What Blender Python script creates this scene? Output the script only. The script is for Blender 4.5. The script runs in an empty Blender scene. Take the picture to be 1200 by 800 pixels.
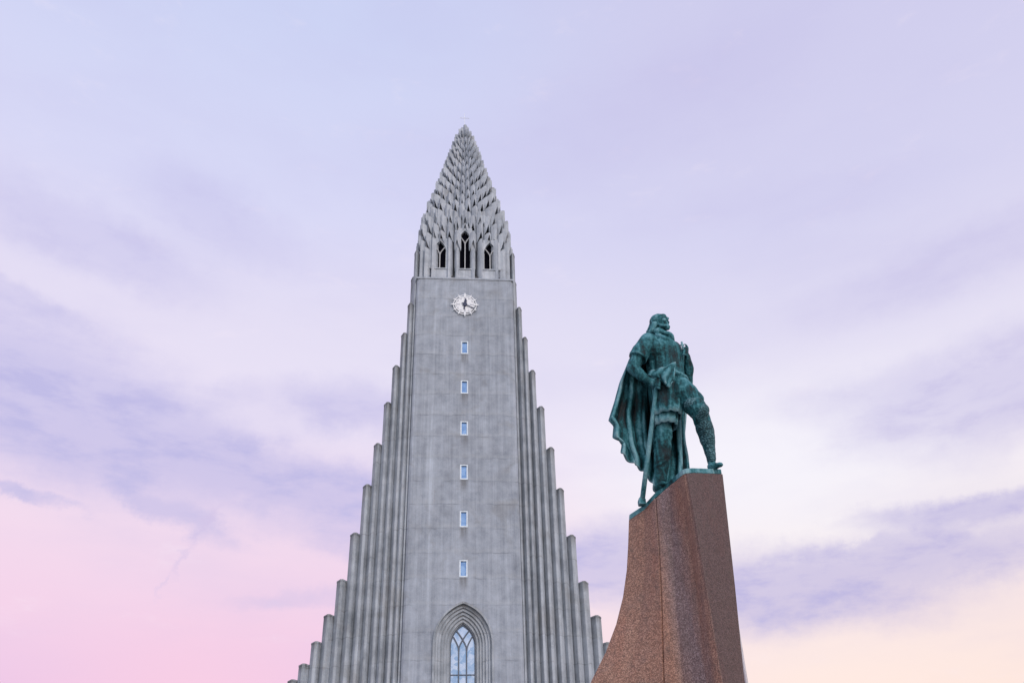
import bpy, bmesh, math, random
from mathutils import Vector, Matrix, Euler, noise
R = math.radians
random.seed(7)
scene = bpy.context.scene
COL = scene.collection

# ------------------------------------------------------------------ camera
cam_d = bpy.data.cameras.new("camera")
cam_d.sensor_width = 36.0
cam_d.lens = 30.6
cam_d.clip_start = 0.1
cam_d.clip_end = 6000
cam = bpy.data.objects.new("camera", cam_d)
COL.objects.link(cam)
cam.location = (-2.16, -68.0, 1.6)
YAW, PITCH, ROLL = R(5.38), R(32.0), R(1.64)
_f = Vector((math.sin(YAW) * math.cos(PITCH), math.cos(YAW) * math.cos(PITCH), math.sin(PITCH)))
_r = Vector((math.cos(YAW), -math.sin(YAW), 0))
_u = _r.cross(_f)
_rr = _r * math.cos(ROLL) - _u * math.sin(ROLL)
_uu = _u * math.cos(ROLL) + _r * math.sin(ROLL)
cam.rotation_euler = Matrix((( _rr.x, _uu.x, -_f.x), (_rr.y, _uu.y, -_f.y), (_rr.z, _uu.z, -_f.z))).to_euler()
scene.camera = cam

# ------------------------------------------------------------------ light
SUN_AZ, SUN_EL = R(155.0), R(32.0)          # azimuth from +Y towards +X: behind the camera, a little to the right
SUN_STRENGTH, SUN_SOFT = 1.15, R(14.0)
EXPOSURE = 0.0
scene.view_settings.view_transform = 'Standard'
scene.view_settings.look = 'None'
scene.view_settings.gamma = 1.0
scene.view_settings.use_curve_mapping = False
scene.view_settings.exposure = EXPOSURE
scene.cycles.max_bounces = 6
sun_d = bpy.data.lights.new("sun", 'SUN')
sun_d.energy = SUN_STRENGTH
sun_d.angle = SUN_SOFT
sun_d.color = (1.0, 0.95, 0.93)
sun = bpy.data.objects.new("sun", sun_d)
COL.objects.link(sun)
sd = Vector((math.sin(SUN_AZ) * math.cos(SUN_EL), math.cos(SUN_AZ) * math.cos(SUN_EL), math.sin(SUN_EL)))
sun.rotation_euler = (-sd).to_track_quat('-Z', 'Y').to_euler()
sun.location = sd * 120


def lin(r, g, b):
    def c(v):
        v /= 255.0
        return v / 12.92 if v <= 0.04045 else ((v + 0.055) / 1.055) ** 2.4
    return (c(r), c(g), c(b), 1.0)


class NT:
    """tiny helper for node trees"""
    def __init__(self, tree):
        self.t = tree

    def n(self, kind, **kw):
        nd = self.t.nodes.new(kind)
        ins = kw.pop('ins', {})
        for k, v in kw.items():
            setattr(nd, k, v)
        for k, v in ins.items():
            self.set(nd.inputs[k], v)
        return nd

    def set(self, sock, v):
        if isinstance(v, bpy.types.NodeSocket):
            self.t.links.new(v, sock)
        elif isinstance(v, bpy.types.Node):
            self.t.links.new(v.outputs[0], sock)
        else:
            sock.default_value = v

    def math(self, op, a, b=None, c=None, clamp=False):
        nd = self.n('ShaderNodeMath', operation=op, use_clamp=clamp)
        self.set(nd.inputs[0], a)
        if b is not None: self.set(nd.inputs[1], b)
        if c is not None: self.set(nd.inputs[2], c)
        return nd.outputs[0]

    def mix(self, fac, a, b, blend='MIX'):
        nd = self.n('ShaderNodeMix', data_type='RGBA', blend_type=blend)
        self.set(nd.inputs[0], fac); self.set(nd.inputs[6], a); self.set(nd.inputs[7], b)
        return nd.outputs[2]

    def ramp(self, fac, stops, interp='LINEAR'):
        nd = self.n('ShaderNodeValToRGB')
        cr = nd.color_ramp; cr.interpolation = interp
        while len(cr.elements) < len(stops): cr.elements.new(0.5)
        for e, (p, c) in zip(cr.elements, stops):
            e.position = p
            e.color = c if len(c) == 4 else (*c, 1)
        self.set(nd.inputs[0], fac)
        return nd.outputs[0]

    def mrange(self, v, a, b, c=0.0, d=1.0, smooth=True):
        nd = self.n('ShaderNodeMapRange', interpolation_type='SMOOTHSTEP' if smooth else 'LINEAR')
        for i, x in enumerate((v, a, b, c, d)): self.set(nd.inputs[i], x)
        return nd.outputs[0]

    def noise(self, vec, scale, detail=4, rough=0.55, dist=0.0, out=0):
        nd = self.n('ShaderNodeTexNoise', ins={'Vector': vec, 'Scale': scale, 'Detail': detail, 'Roughness': rough, 'Distortion': dist})
        return nd.outputs[out]


# ------------------------------------------------------------------ sky
world = bpy.data.worlds.new("World")
scene.world = world
world.use_nodes = True
wt = world.node_tree
wt.nodes.clear()
W = NT(wt)
dirn = W.n('ShaderNodeTexCoord').outputs['Generated']
sep = W.n('ShaderNodeSeparateXYZ', ins={0: dirn})
az = W.math('MULTIPLY', W.math('ARCTAN2', sep.outputs[0], sep.outputs[1]), 57.29578)
el = W.math('MULTIPLY', W.math('ARCSINE', sep.outputs[2]), 57.29578)
ae = W.n('ShaderNodeCombineXYZ', ins={0: az, 1: el})
# stretched fractal noise: streaky cirrus / stratus
stretch = W.n('ShaderNodeMapping', vector_type='POINT', ins={0: ae.outputs[0], 2: (0, 0, R(9)), 3: (0.055, 0.16, 1)})
nA = W.noise(stretch.outputs[0], 1.0, 6, 0.55, 0.15)
nB = W.noise(stretch.outputs[0], 3.2, 7, 0.62, 0.15)
nC = W.noise(ae.outputs[0], 0.35, 8, 0.68, 0.0, out=1)
# warp the sky coordinates with noise so that cloud edges fray
warp = W.n('ShaderNodeVectorMath', operation='SUBTRACT', ins={0: nC, 1: (0.5, 0.5, 0.5)})
warp2 = W.n('ShaderNodeVectorMath', operation='MULTIPLY', ins={0: warp.outputs[0], 1: (5.0, 2.2, 0)})
wae = W.n('ShaderNodeVectorMath', operation='ADD', ins={0: ae.outputs[0], 1: warp2.outputs[0]}).outputs[0]
nS = W.noise(stretch.outputs[0], 1.7, 5, 0.6, 0.0, out=1)
warp3 = W.n('ShaderNodeVectorMath', operation='SUBTRACT', ins={0: nS, 1: (0.5, 0.5, 0.5)})
warp4 = W.n('ShaderNodeVectorMath', operation='MULTIPLY', ins={0: warp3.outputs[0], 1: (7.0, 1.8, 0)})
wae = W.n('ShaderNodeVectorMath', operation='ADD', ins={0: wae, 1: warp4.outputs[0]}).outputs[0]


def blob(a0, e0, rot, sx, sy, amp, soft=0.25, vec=None):
    m = W.n('ShaderNodeMapping', vector_type='TEXTURE', ins={0: vec or wae, 1: (a0, e0, 0), 2: (0, 0, R(rot)), 3: (sx, sy, 1)})
    ln = W.n('ShaderNodeVectorMath', operation='LENGTH', ins={0: m.outputs[0]})
    return W.mrange(ln.outputs['Value'], 1.25, soft, 0.0, amp)


def union(vals):
    acc = None
    for v in vals:
        inv = W.math('SUBTRACT', 1.0, v)
        acc = inv if acc is None else W.math('MULTIPLY', acc, inv)
    return W.math('SUBTRACT', 1.0, acc)


e01 = W.math('DIVIDE', el, 60.0, clamp=True)
gl = W.ramp(e01, [(0.0, lin(208, 165, 212)), (0.16, lin(230, 180, 220)), (0.23, lin(241, 198, 224)), (0.32, lin(242, 212, 231)), (0.43, lin(238, 224, 242)),
                  (0.54, lin(230, 220, 242)), (0.66, lin(219, 217, 246)), (0.85, lin(208, 213, 246)), (1.0, lin(203, 208, 244))])
gr = W.ramp(e01, [(0.0, lin(255, 222, 196)), (0.15, lin(253, 226, 219)), (0.22, lin(251, 228, 226)), (0.30, lin(250, 238, 240)), (0.40, lin(246, 238, 249)), (0.50, lin(228, 221, 243)),
                  (0.62, lin(217, 213, 242)), (0.78, lin(212, 208, 240)), (1.0, lin(207, 206, 240))])
g = W.mix(W.mrange(az, -8.0, 24.0), gl, gr)
# a pinker veil just above the horizon left of the tower, a violet one at the far left edge
g = W.mix(blob(-14, 9, 0, 10, 6, 0.6, 0.0, ae.outputs[0]), g, lin(248, 192, 216))
g = W.mix(blob(23, 23, 0, 14, 6, 0.75, 0.0), g, lin(249, 244, 251))
g = W.mix(blob(2, 31, 0, 24, 6, 0.45, 0.0), g, lin(232, 226, 245))
clouds = union([
    blob(-27, 25.4, -10, 16, 5.4, 1.0), blob(-14.0, 23.0, -8, 11, 3.1, 1.0), blob(-24, 22.8, -3, 7, 1.6, 0.6), blob(-17.6, 20.0, -16, 5.5, 1.0, 0.9),
    blob(-6, 27.3, -2, 9, 2.3, 0.7), blob(-15, 27.2, 35, 2.0, 1.4, 0.3), blob(-5.0, 21.4, -8, 9, 2.3, 0.95), blob(-5.5, 19.0, -6, 7, 1.2, 0.6), blob(-26.5, 19.7, -5, 4.5, 0.45, 0.7), blob(-8, 15.6, 5, 6, 0.8, 0.35),
    blob(-26, 35.0, -9, 11, 2.2, 0.6), blob(-18, 38.0, -12, 8, 2.8, 0.5), blob(-30, 31.0, -14, 5, 1.0, 0.5), blob(22.5, 15.0, -1, 12, 2.8, 1.0), blob(35, 18.0, -3, 9, 1.0, 0.9), blob(29, 17.2, 2, 6, 0.5, 0.5),
    blob(32, 15.9, -4, 9, 1.9, 0.85), blob(38, 24.2, 2, 13, 3.6, 0.7), blob(30, 26, 0, 8, 1.6, 0.3), blob(38, 32, 4, 13, 2.0, 0.42), blob(10.5, 17.6, 0, 6, 2.7, 0.9),
    blob(17, 46, 5, 18, 4, 0.28), blob(-2, 43, 0, 10, 4, 0.2), blob(30, 38, -5, 12, 2.0, 0.2)])
wisps = W.mrange(nB, 0.42, 0.72, 0.0, 1.0)
cl = W.math('MULTIPLY', clouds, W.math('ADD', 0.70, W.math('MULTIPLY', wisps, 0.42)), clamp=True)
base_veil = W.math('MULTIPLY', W.mrange(nA, 0.42, 0.7), 0.30)
ccol = W.mix(W.mrange(el, 10, 42), lin(185, 173, 219), lin(196, 189, 231))
g = W.mix(base_veil, g, W.mix(0.5, ccol, g))
g = W.mix(W.math('MULTIPLY', W.mrange(nB, 0.56, 0.80), 0.22), g, lin(252, 236, 246))
g = W.mix(cl, g, ccol)
# ragged thin trail of cloud left of the tower
trail = union([blob(-15.2, 19.4, 88, 1.6, 0.42, 0.45, 0.0, None), blob(-15.9, 17.4, 72, 1.5, 0.36, 0.4, 0.0), blob(-17.2, 15.7, 55, 1.4, 0.26, 0.35, 0.0)])
g = W.mix(trail, g, lin(206, 184, 222))
# the half of the sky behind the camera is brighter, clear and pale
back = W.mrange(sep.outputs[1], 0.25, -0.6)
g = W.mix(back, g, (0.98, 0.98, 1.12, 1))
hi = W.mrange(el, 55, 75)
g = W.mix(hi, g, (0.72, 0.80, 1.05, 1))
below = W.mrange(el, 0.0, -4.0)
g = W.mix(below, g, (0.25, 0.25, 0.27, 1))
sky = W.n('ShaderNodeTexSky', sky_type='NISHITA', sun_disc=False, sun_elevation=R(4), sun_rotation=SUN_AZ, altitude=50)
bgA = W.n('ShaderNodeBackground', ins={'Color': g, 'Strength': 0.93})
bgB = W.n('ShaderNodeBackground', ins={'Color': sky.outputs[0], 'Strength': 0.05})
addw = W.n('ShaderNodeAddShader', ins={0: bgA.outputs[0], 1: bgB.outputs[0]})
wo = W.n('ShaderNodeOutputWorld', ins={0: addw.outputs[0]})


# ------------------------------------------------------------------ materials
def mat(name):
    m = bpy.data.materials.new(name)
    m.use_nodes = True
    t = NT(m.node_tree)
    b = m.node_tree.nodes['Principled BSDF']
    return m, t, b


def bump(t, b, h, strength=0.3, dist=0.05):
    bp = t.n('ShaderNodeBump', ins={'Height': h, 'Strength': strength, 'Distance': dist})
    t.set(b.inputs['Normal'], bp.outputs[0])


def concrete_mat(name, c0, c1, streak=1.0, lines=True, tint=None):
    m, t, b = mat(name)
    gc = t.n('ShaderNodeNewGeometry').outputs['Position']
    s = t.n('ShaderNodeSeparateXYZ', ins={0: gc})
    big = t.noise(gc, 0.16, 5, 0.6)
    med = t.noise(gc, 0.9, 6, 0.65)
    fine = t.noise(gc, 9.0, 5, 0.7)
    st = t.n('ShaderNodeMapping', ins={0: gc, 3: (1.9, 1.9, 0.05)})
    streaks = t.noise(st.outputs[0], 1.0, 5, 0.6)
    st2 = t.n('ShaderNodeMapping', ins={0: gc, 3: (6.0, 6.0, 0.16)})
    streaks2 = t.noise(st2.outputs[0], 1.0, 4, 0.6)
    f = t.math('ADD', t.math('MULTIPLY', big, 0.22), t.math('MULTIPLY', streaks, 0.34 * streak))
    f = t.math('ADD', f, t.math('MULTIPLY', streaks2, 0.16 * streak))
    f = t.math('ADD', f, t.math('MULTIPLY', med, 0.42))
    f = t.math('ADD', f, t.math('MULTIPLY', fine, 0.14))
    col = t.mix(t.mrange(f, 0.48, 0.76, smooth=False), c0, c1)
    # pale lime run-off, few narrow vertical bands
    lime = t.mrange(streaks, 0.60, 0.72)
    lime = t.math('MULTIPLY', lime, t.mrange(med, 0.35, 0.6))
    col = t.mix(t.math('MULTIPLY', lime, 0.7), col, (0.50, 0.56, 0.65, 1))
    # brownish stain patches
    br = t.noise(gc, 0.45, 4, 0.6, 0.5)
    col = t.mix(t.math('MULTIPLY', t.mrange(br, 0.54, 0.72), 0.35), col, (0.20, 0.19, 0.175, 1))
    if lines:
        wob = t.math('MULTIPLY', t.math('SUBTRACT', t.noise(gc, 0.7, 3), 0.5), 0.5)
        z = t.math('ADD', s.outputs[2], wob)
        zz = t.math('FRACT', t.math('DIVIDE', t.math('ADD', z, 1.45), 2.055))
        d = t.math('ABSOLUTE', t.math('SUBTRACT', zz, 0.5))
        ln = t.mrange(d, 0.030, 0.004)
        ln = t.math('MULTIPLY', ln, t.mrange(t.noise(gc, 0.5, 4, 0.7), 0.42, 0.62))
        col = t.mix(t.math('MULTIPLY', ln, 0.42), col, (0.11, 0.115, 0.12, 1))
        above = t.mrange(zz, 0.52, 0.60)
        above = t.math('MULTIPLY', above, t.mrange(zz, 0.75, 0.58))
        col = t.mix(t.math('MULTIPLY', t.math('MULTIPLY', above, med), 0.35), col, (0.46, 0.48, 0.50, 1))
        # formwork boards
        bx = t.math('FRACT', t.math('MULTIPLY', s.outputs[0], 3.1))
        bl = t.mrange(t.math('ABSOLUTE', t.math('SUBTRACT', bx, 0.5)), 0.05, 0.0)
        col = t.mix(t.math('MULTIPLY', bl, 0.16), col, (0.13, 0.135, 0.14, 1))
        pid = t.noise(t.n('ShaderNodeCombineXYZ', ins={0: t.math('FLOOR', t.math('MULTIPLY', s.outputs[0], 1.1)), 1: s.outputs[1] if False else 0.0, 2: t.math('FLOOR', t.math('DIVIDE', t.math('ADD', z, 0.42), 2.055))}).outputs[0], 3.7, 1)
        col = t.mix(t.mrange(pid, 0.38, 0.62, 0.0, 0.20), col, t.mix(0.5, col, (0.16, 0.16, 0.165, 1)))
    if lines:
        # rain drips under the sills and under the column caps
        gz = t.n('ShaderNodeSeparateXYZ', ins={0: t.n('ShaderNodeTexCoord').outputs['Generated']}).outputs[2]
        if streak > 1.05:
            dm = t.math('MULTIPLY', t.mrange(gz, 0.95, 1.0), t.mrange(streaks2, 0.35, 0.6))
            dm = t.math('MULTIPLY', dm, 0.7)
        else:
            fz = t.math('FRACT', t.math('DIVIDE', t.math('SUBTRACT', s.outputs[2], 20.75), 4.105))
            dm = t.math('MULTIPLY', t.mrange(fz, 0.02, 0.34), t.math('LESS_THAN', fz, 0.375))
            dm = t.math('MULTIPLY', dm, t.mrange(t.math('ABSOLUTE', t.math('ADD', s.outputs[0], 0.13)), 0.42, 0.2))
            dm = t.math('MULTIPLY', dm, t.math('LESS_THAN', s.outputs[2], 44.0))
            dm = t.math('MULTIPLY', dm, t.mrange(streaks2, 0.3, 0.6, 0.1, 0.6))
        col = t.mix(dm, col, (0.115, 0.11, 0.105, 1))
        rust = t.math('MULTIPLY', t.mrange(t.noise(st2.outputs[0], 0.8, 5, 0.7), 0.62, 0.72), t.mrange(br, 0.5, 0.6))
        col = t.mix(t.math('MULTIPLY', rust, 0.35), col, (0.24, 0.17, 0.12, 1))
    t.set(b.inputs['Base Color'], col)
    b.inputs['Roughness'].default_value = 0.9
    hh = t.math('ADD', t.math('MULTIPLY', fine, 0.4), t.math('MULTIPLY', med, 1.0))
    bump(t, b, hh, 0.5, 0.06)
    return m


M = {}
M['concrete'] = concrete_mat('weathered_concrete', (0.20, 0.226, 0.275, 1), (0.45, 0.495, 0.575, 1))
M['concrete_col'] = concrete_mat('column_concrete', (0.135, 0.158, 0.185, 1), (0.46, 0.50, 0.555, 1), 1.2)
M['concrete_spire'] = concrete_mat('spire_concrete', (0.26, 0.29, 0.34, 1), (0.60, 0.64, 0.70, 1), 0.9, False)
M['concrete_shade'] = concrete_mat('recess_shade_concrete', (0.05, 0.053, 0.06, 1), (0.09, 0.093, 0.10, 1), 0.8, False)  # darkened concrete: shade inside the spire notches painted into the core
M['concrete_warm'] = concrete_mat('portal_concrete', (0.27, 0.275, 0.295, 1), (0.50, 0.49, 0.49, 1), 0.7, False)


def plain(name, col, rough=0.6, metal=0.0, var=0.12, scale=6.0, bmp=0.1):
    m, t, b = mat(name)
    pos = t.n('ShaderNodeTexCoord').outputs['Object']
    nz = t.noise(pos, scale, 5, 0.6)
    c = t.mix(t.mrange(nz, 0.3, 0.7), tuple(x * (1 - var) for x in col) + (1,), tuple(min(1, x * (1 + var)) for x in col) + (1,))
    t.set(b.inputs['Base Color'], c)
    b.inputs['Roughness'].default_value = rough
    b.inputs['Metallic'].default_value = metal
    bump(t, b, nz, bmp, 0.01)
    return m


M['white_paint'] = plain('white_paint', (0.80, 0.82, 0.86), 0.5, 0, 0.04)
M['grey_paint'] = plain('grey_numeral_paint', (0.22, 0.23, 0.30), 0.5)
M['navy'] = plain('dark_blue_enamel', (0.012, 0.02, 0.07), 0.35)
M['frame_white'] = plain('window_frame_paint', (0.66, 0.74, 0.82), 0.5)
M['tracery'] = plain('grey_tracery', (0.42, 0.43, 0.45), 0.7)
M['tracery_dark'] = plain('dark_window_bars', (0.10, 0.12, 0.16), 0.6)
M['belfry_shade'] = plain('belfry_opening_shade', (0.002, 0.0022, 0.006), 0.9)  # near-black sheet painted as the unlit inside of the belfry
M['belfry_shade'].node_tree.nodes['Principled BSDF'].inputs['Specular IOR Level'].default_value = 0.05
M['steel'] = plain('pale_galvanised_steel', (0.50, 0.47, 0.50), 0.5, 0.1)
M['wood'] = plain('door_wood', (0.10, 0.05, 0.03), 0.5)
M['roof'] = plain('grey_roof_sheet', (0.20, 0.22, 0.24), 0.6)


def glass_mat(name, c0, c1, rough):
    m, t, b = mat(name)
    gc = t.n('ShaderNodeNewGeometry').outputs['Position']
    nz = t.noise(gc, 1.6, 3, 0.5)
    vz = t.n('ShaderNodeTexVoronoi', ins={'Vector': gc, 'Scale': 3.2})
    f = t.math('ADD', t.math('MULTIPLY', nz, 0.6), t.math('MULTIPLY', vz.outputs['Color'], 0.4))
    t.set(b.inputs['Base Color'], t.mix(t.mrange(f, 0.3, 0.7), c0, c1))
    b.inputs['Metallic'].default_value = 0.75
    b.inputs['Roughness'].default_value = rough
    bump(t, b, nz, 0.25, 0.02)
    return m


M['glass_pale'] = glass_mat('leaded_glass', (0.24, 0.37, 0.56, 1), (0.46, 0.55, 0.70, 1), 0.25)
M['glass_blue'] = glass_mat('blue_glass', (0.16, 0.28, 0.50, 1), (0.26, 0.40, 0.62, 1), 0.2)


def bronze_mat():
    m, t, b = mat('verdigris_bronze')
    tc = t.n('ShaderNodeTexCoord').outputs['Object']
    big = t.noise(tc, 1.6, 5, 0.6, 0.3)
    st = t.n('ShaderNodeMapping', ins={0: tc, 3: (7, 7, 1.1)})
    streak = t.noise(st.outputs[0], 1.0, 6, 0.65, 0.4)
    fine = t.noise(tc, 26, 6, 0.75)
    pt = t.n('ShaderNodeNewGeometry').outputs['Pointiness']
    f = t.math('ADD', t.math('MULTIPLY', big, 0.48), t.math('MULTIPLY', streak, 0.42))
    f = t.math('ADD', f, t.math('MULTIPLY', fine, 0.24))
    f = t.math('ADD', f, t.math('MULTIPLY', t.math('SUBTRACT', pt, 0.5), 1.9))  # paler ridges, darker creases: highlights and shade painted over the patina
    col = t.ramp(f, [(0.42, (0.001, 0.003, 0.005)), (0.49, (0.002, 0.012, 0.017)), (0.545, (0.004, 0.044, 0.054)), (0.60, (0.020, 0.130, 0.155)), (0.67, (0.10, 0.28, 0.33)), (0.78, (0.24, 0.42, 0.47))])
    t.set(b.inputs['Base Color'], col)
    b.inputs['Metallic'].default_value = 0.0
    t.set(b.inputs['Roughness'], t.mrange(f, 0.35, 0.7, 0.45, 0.8))
    b.inputs['Specular IOR Level'].default_value = 0.28
    h = t.math('ADD', t.math('MULTIPLY', fine, 0.6), streak)
    h = t.math('ADD', h, t.math('MULTIPLY', t.noise(tc, 9.0, 4, 0.6, 0.4), 1.2))
    bump(t, b, h, 0.75, 0.03)
    return m


M['bronze'] = bronze_mat()


def mail_mat():
    m, t, b = mat('verdigris_chain_mail')
    tc = t.n('ShaderNodeTexCoord').outputs['Object']
    big = t.noise(tc, 2.5, 5, 0.6, 0.3)
    v = t.n('ShaderNodeTexVoronoi', ins={'Vector': tc, 'Scale': 42.0})
    f = t.math('ADD', t.math('MULTIPLY', big, 0.7), t.math('MULTIPLY', v.outputs['Distance'], 0.45))
    col = t.ramp(f, [(0.30, (0.004, 0.018, 0.026)), (0.48, (0.014, 0.062, 0.078)), (0.62, (0.05, 0.15, 0.18)), (0.8, (0.17, 0.33, 0.38))])
    t.set(b.inputs['Base Color'], col)
    b.inputs['Metallic'].default_value = 0.25
    b.inputs['Roughness'].default_value = 0.6
    bump(t, b, v.outputs['Distance'], 0.7, 0.02)
    return m


M['mail'] = mail_mat()


def granite_mat():
    m, t, b = mat('red_granite')
    tc = t.n('ShaderNodeTexCoord').outputs['Object']
    v1 = t.n('ShaderNodeTexVoronoi', ins={'Vector': tc, 'Scale': 85.0})
    g1 = t.n('ShaderNodeSeparateColor', ins={0: v1.outputs['Color']})
    n1 = t.noise(tc, 45, 6, 0.8)
    sp = t.math('ADD', t.math('MULTIPLY', g1.outputs[0], 0.55), t.math('MULTIPLY', n1, 0.5))
    col = t.ramp(sp, [(0.22, (0.095, 0.062, 0.058)), (0.42, (0.175, 0.108, 0.092)), (0.60, (0.25, 0.165, 0.142)), (0.82, (0.39, 0.285, 0.255))])
    st = t.n('ShaderNodeMapping', ins={0: tc, 3: (2.2, 2.2, 0.35)})
    pt = t.noise(st.outputs[0], 1.0, 5, 0.6, 0.5)
    # rust red and violet grey bands, split by vertical veins
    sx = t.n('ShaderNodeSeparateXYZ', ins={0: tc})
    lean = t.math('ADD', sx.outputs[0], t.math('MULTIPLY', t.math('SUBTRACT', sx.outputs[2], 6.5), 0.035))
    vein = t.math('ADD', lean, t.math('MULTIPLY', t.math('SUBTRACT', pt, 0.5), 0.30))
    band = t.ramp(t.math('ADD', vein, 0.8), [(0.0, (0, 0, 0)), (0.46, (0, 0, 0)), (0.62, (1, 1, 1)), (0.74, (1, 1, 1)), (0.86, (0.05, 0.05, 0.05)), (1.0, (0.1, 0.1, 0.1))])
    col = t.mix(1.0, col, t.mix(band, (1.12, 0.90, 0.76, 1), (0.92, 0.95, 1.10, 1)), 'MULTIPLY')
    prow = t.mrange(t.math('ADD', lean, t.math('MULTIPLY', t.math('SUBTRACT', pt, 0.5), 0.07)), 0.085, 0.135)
    col = t.mix(prow, col, t.mix(1.0, col, (0.36, 0.36, 0.47, 1), 'MULTIPLY'))  # shade of the prow face, painted in as a darker, bluer granite
    col = t.mix(t.mrange(pt, 0.46, 0.62, 0.0, 0.3), col, t.mix(1.0, col, (1.10, 0.82, 0.72, 1), 'MULTIPLY'))
    n2 = t.noise(tc, 5.0, 5, 0.7)
    col = t.mix(t.mrange(n2, 0.48, 0.72, 0.0, 0.5), col, (0.10, 0.065, 0.06, 1))
    t.set(b.inputs['Base Color'], col)
    b.inputs['Roughness'].default_value = 0.55
    bump(t, b, t.math('ADD', n1, n2), 0.5, 0.012)
    return m


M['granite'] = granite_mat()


def paving_mat():
    m, t, b = mat('grey_paving')
    tc = t.n('ShaderNodeNewGeometry').outputs['Position']
    br = t.n('ShaderNodeTexBrick', ins={'Vector': tc, 'Scale': 1.0, 'Color1': (0.17, 0.165, 0.16, 1), 'Color2': (0.23, 0.22, 0.21, 1), 'Mortar': (0.07, 0.07, 0.07, 1), 'Mortar Size': 0.012, 'Brick Width': 0.6, 'Row Height': 0.3})
    n = t.noise(tc, 0.6, 5)
    t.set(b.inputs['Base Color'], t.mix(t.mrange(n, 0.35, 0.7, 0, 0.4), br.outputs[0], (0.12, 0.12, 0.12, 1)))
    b.inputs['Roughness'].default_value = 0.85
    bump(t, b, br.outputs['Fac'], 0.3, 0.01)
    return m


M['paving'] = paving_mat()
m_, t_, b_ = mat('plaza_ground')
gp = t_.n('ShaderNodeNewGeometry').outputs['Position']
t_.set(b_.inputs['Base Color'], t_.mix(t_.mrange(t_.noise(gp, 0.08, 6), 0.4, 0.6), (0.09, 0.11, 0.06, 1), (0.17, 0.165, 0.155, 1)))
b_.inputs['Roughness'].default_value = 0.95
M['ground'] = m_


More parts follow.
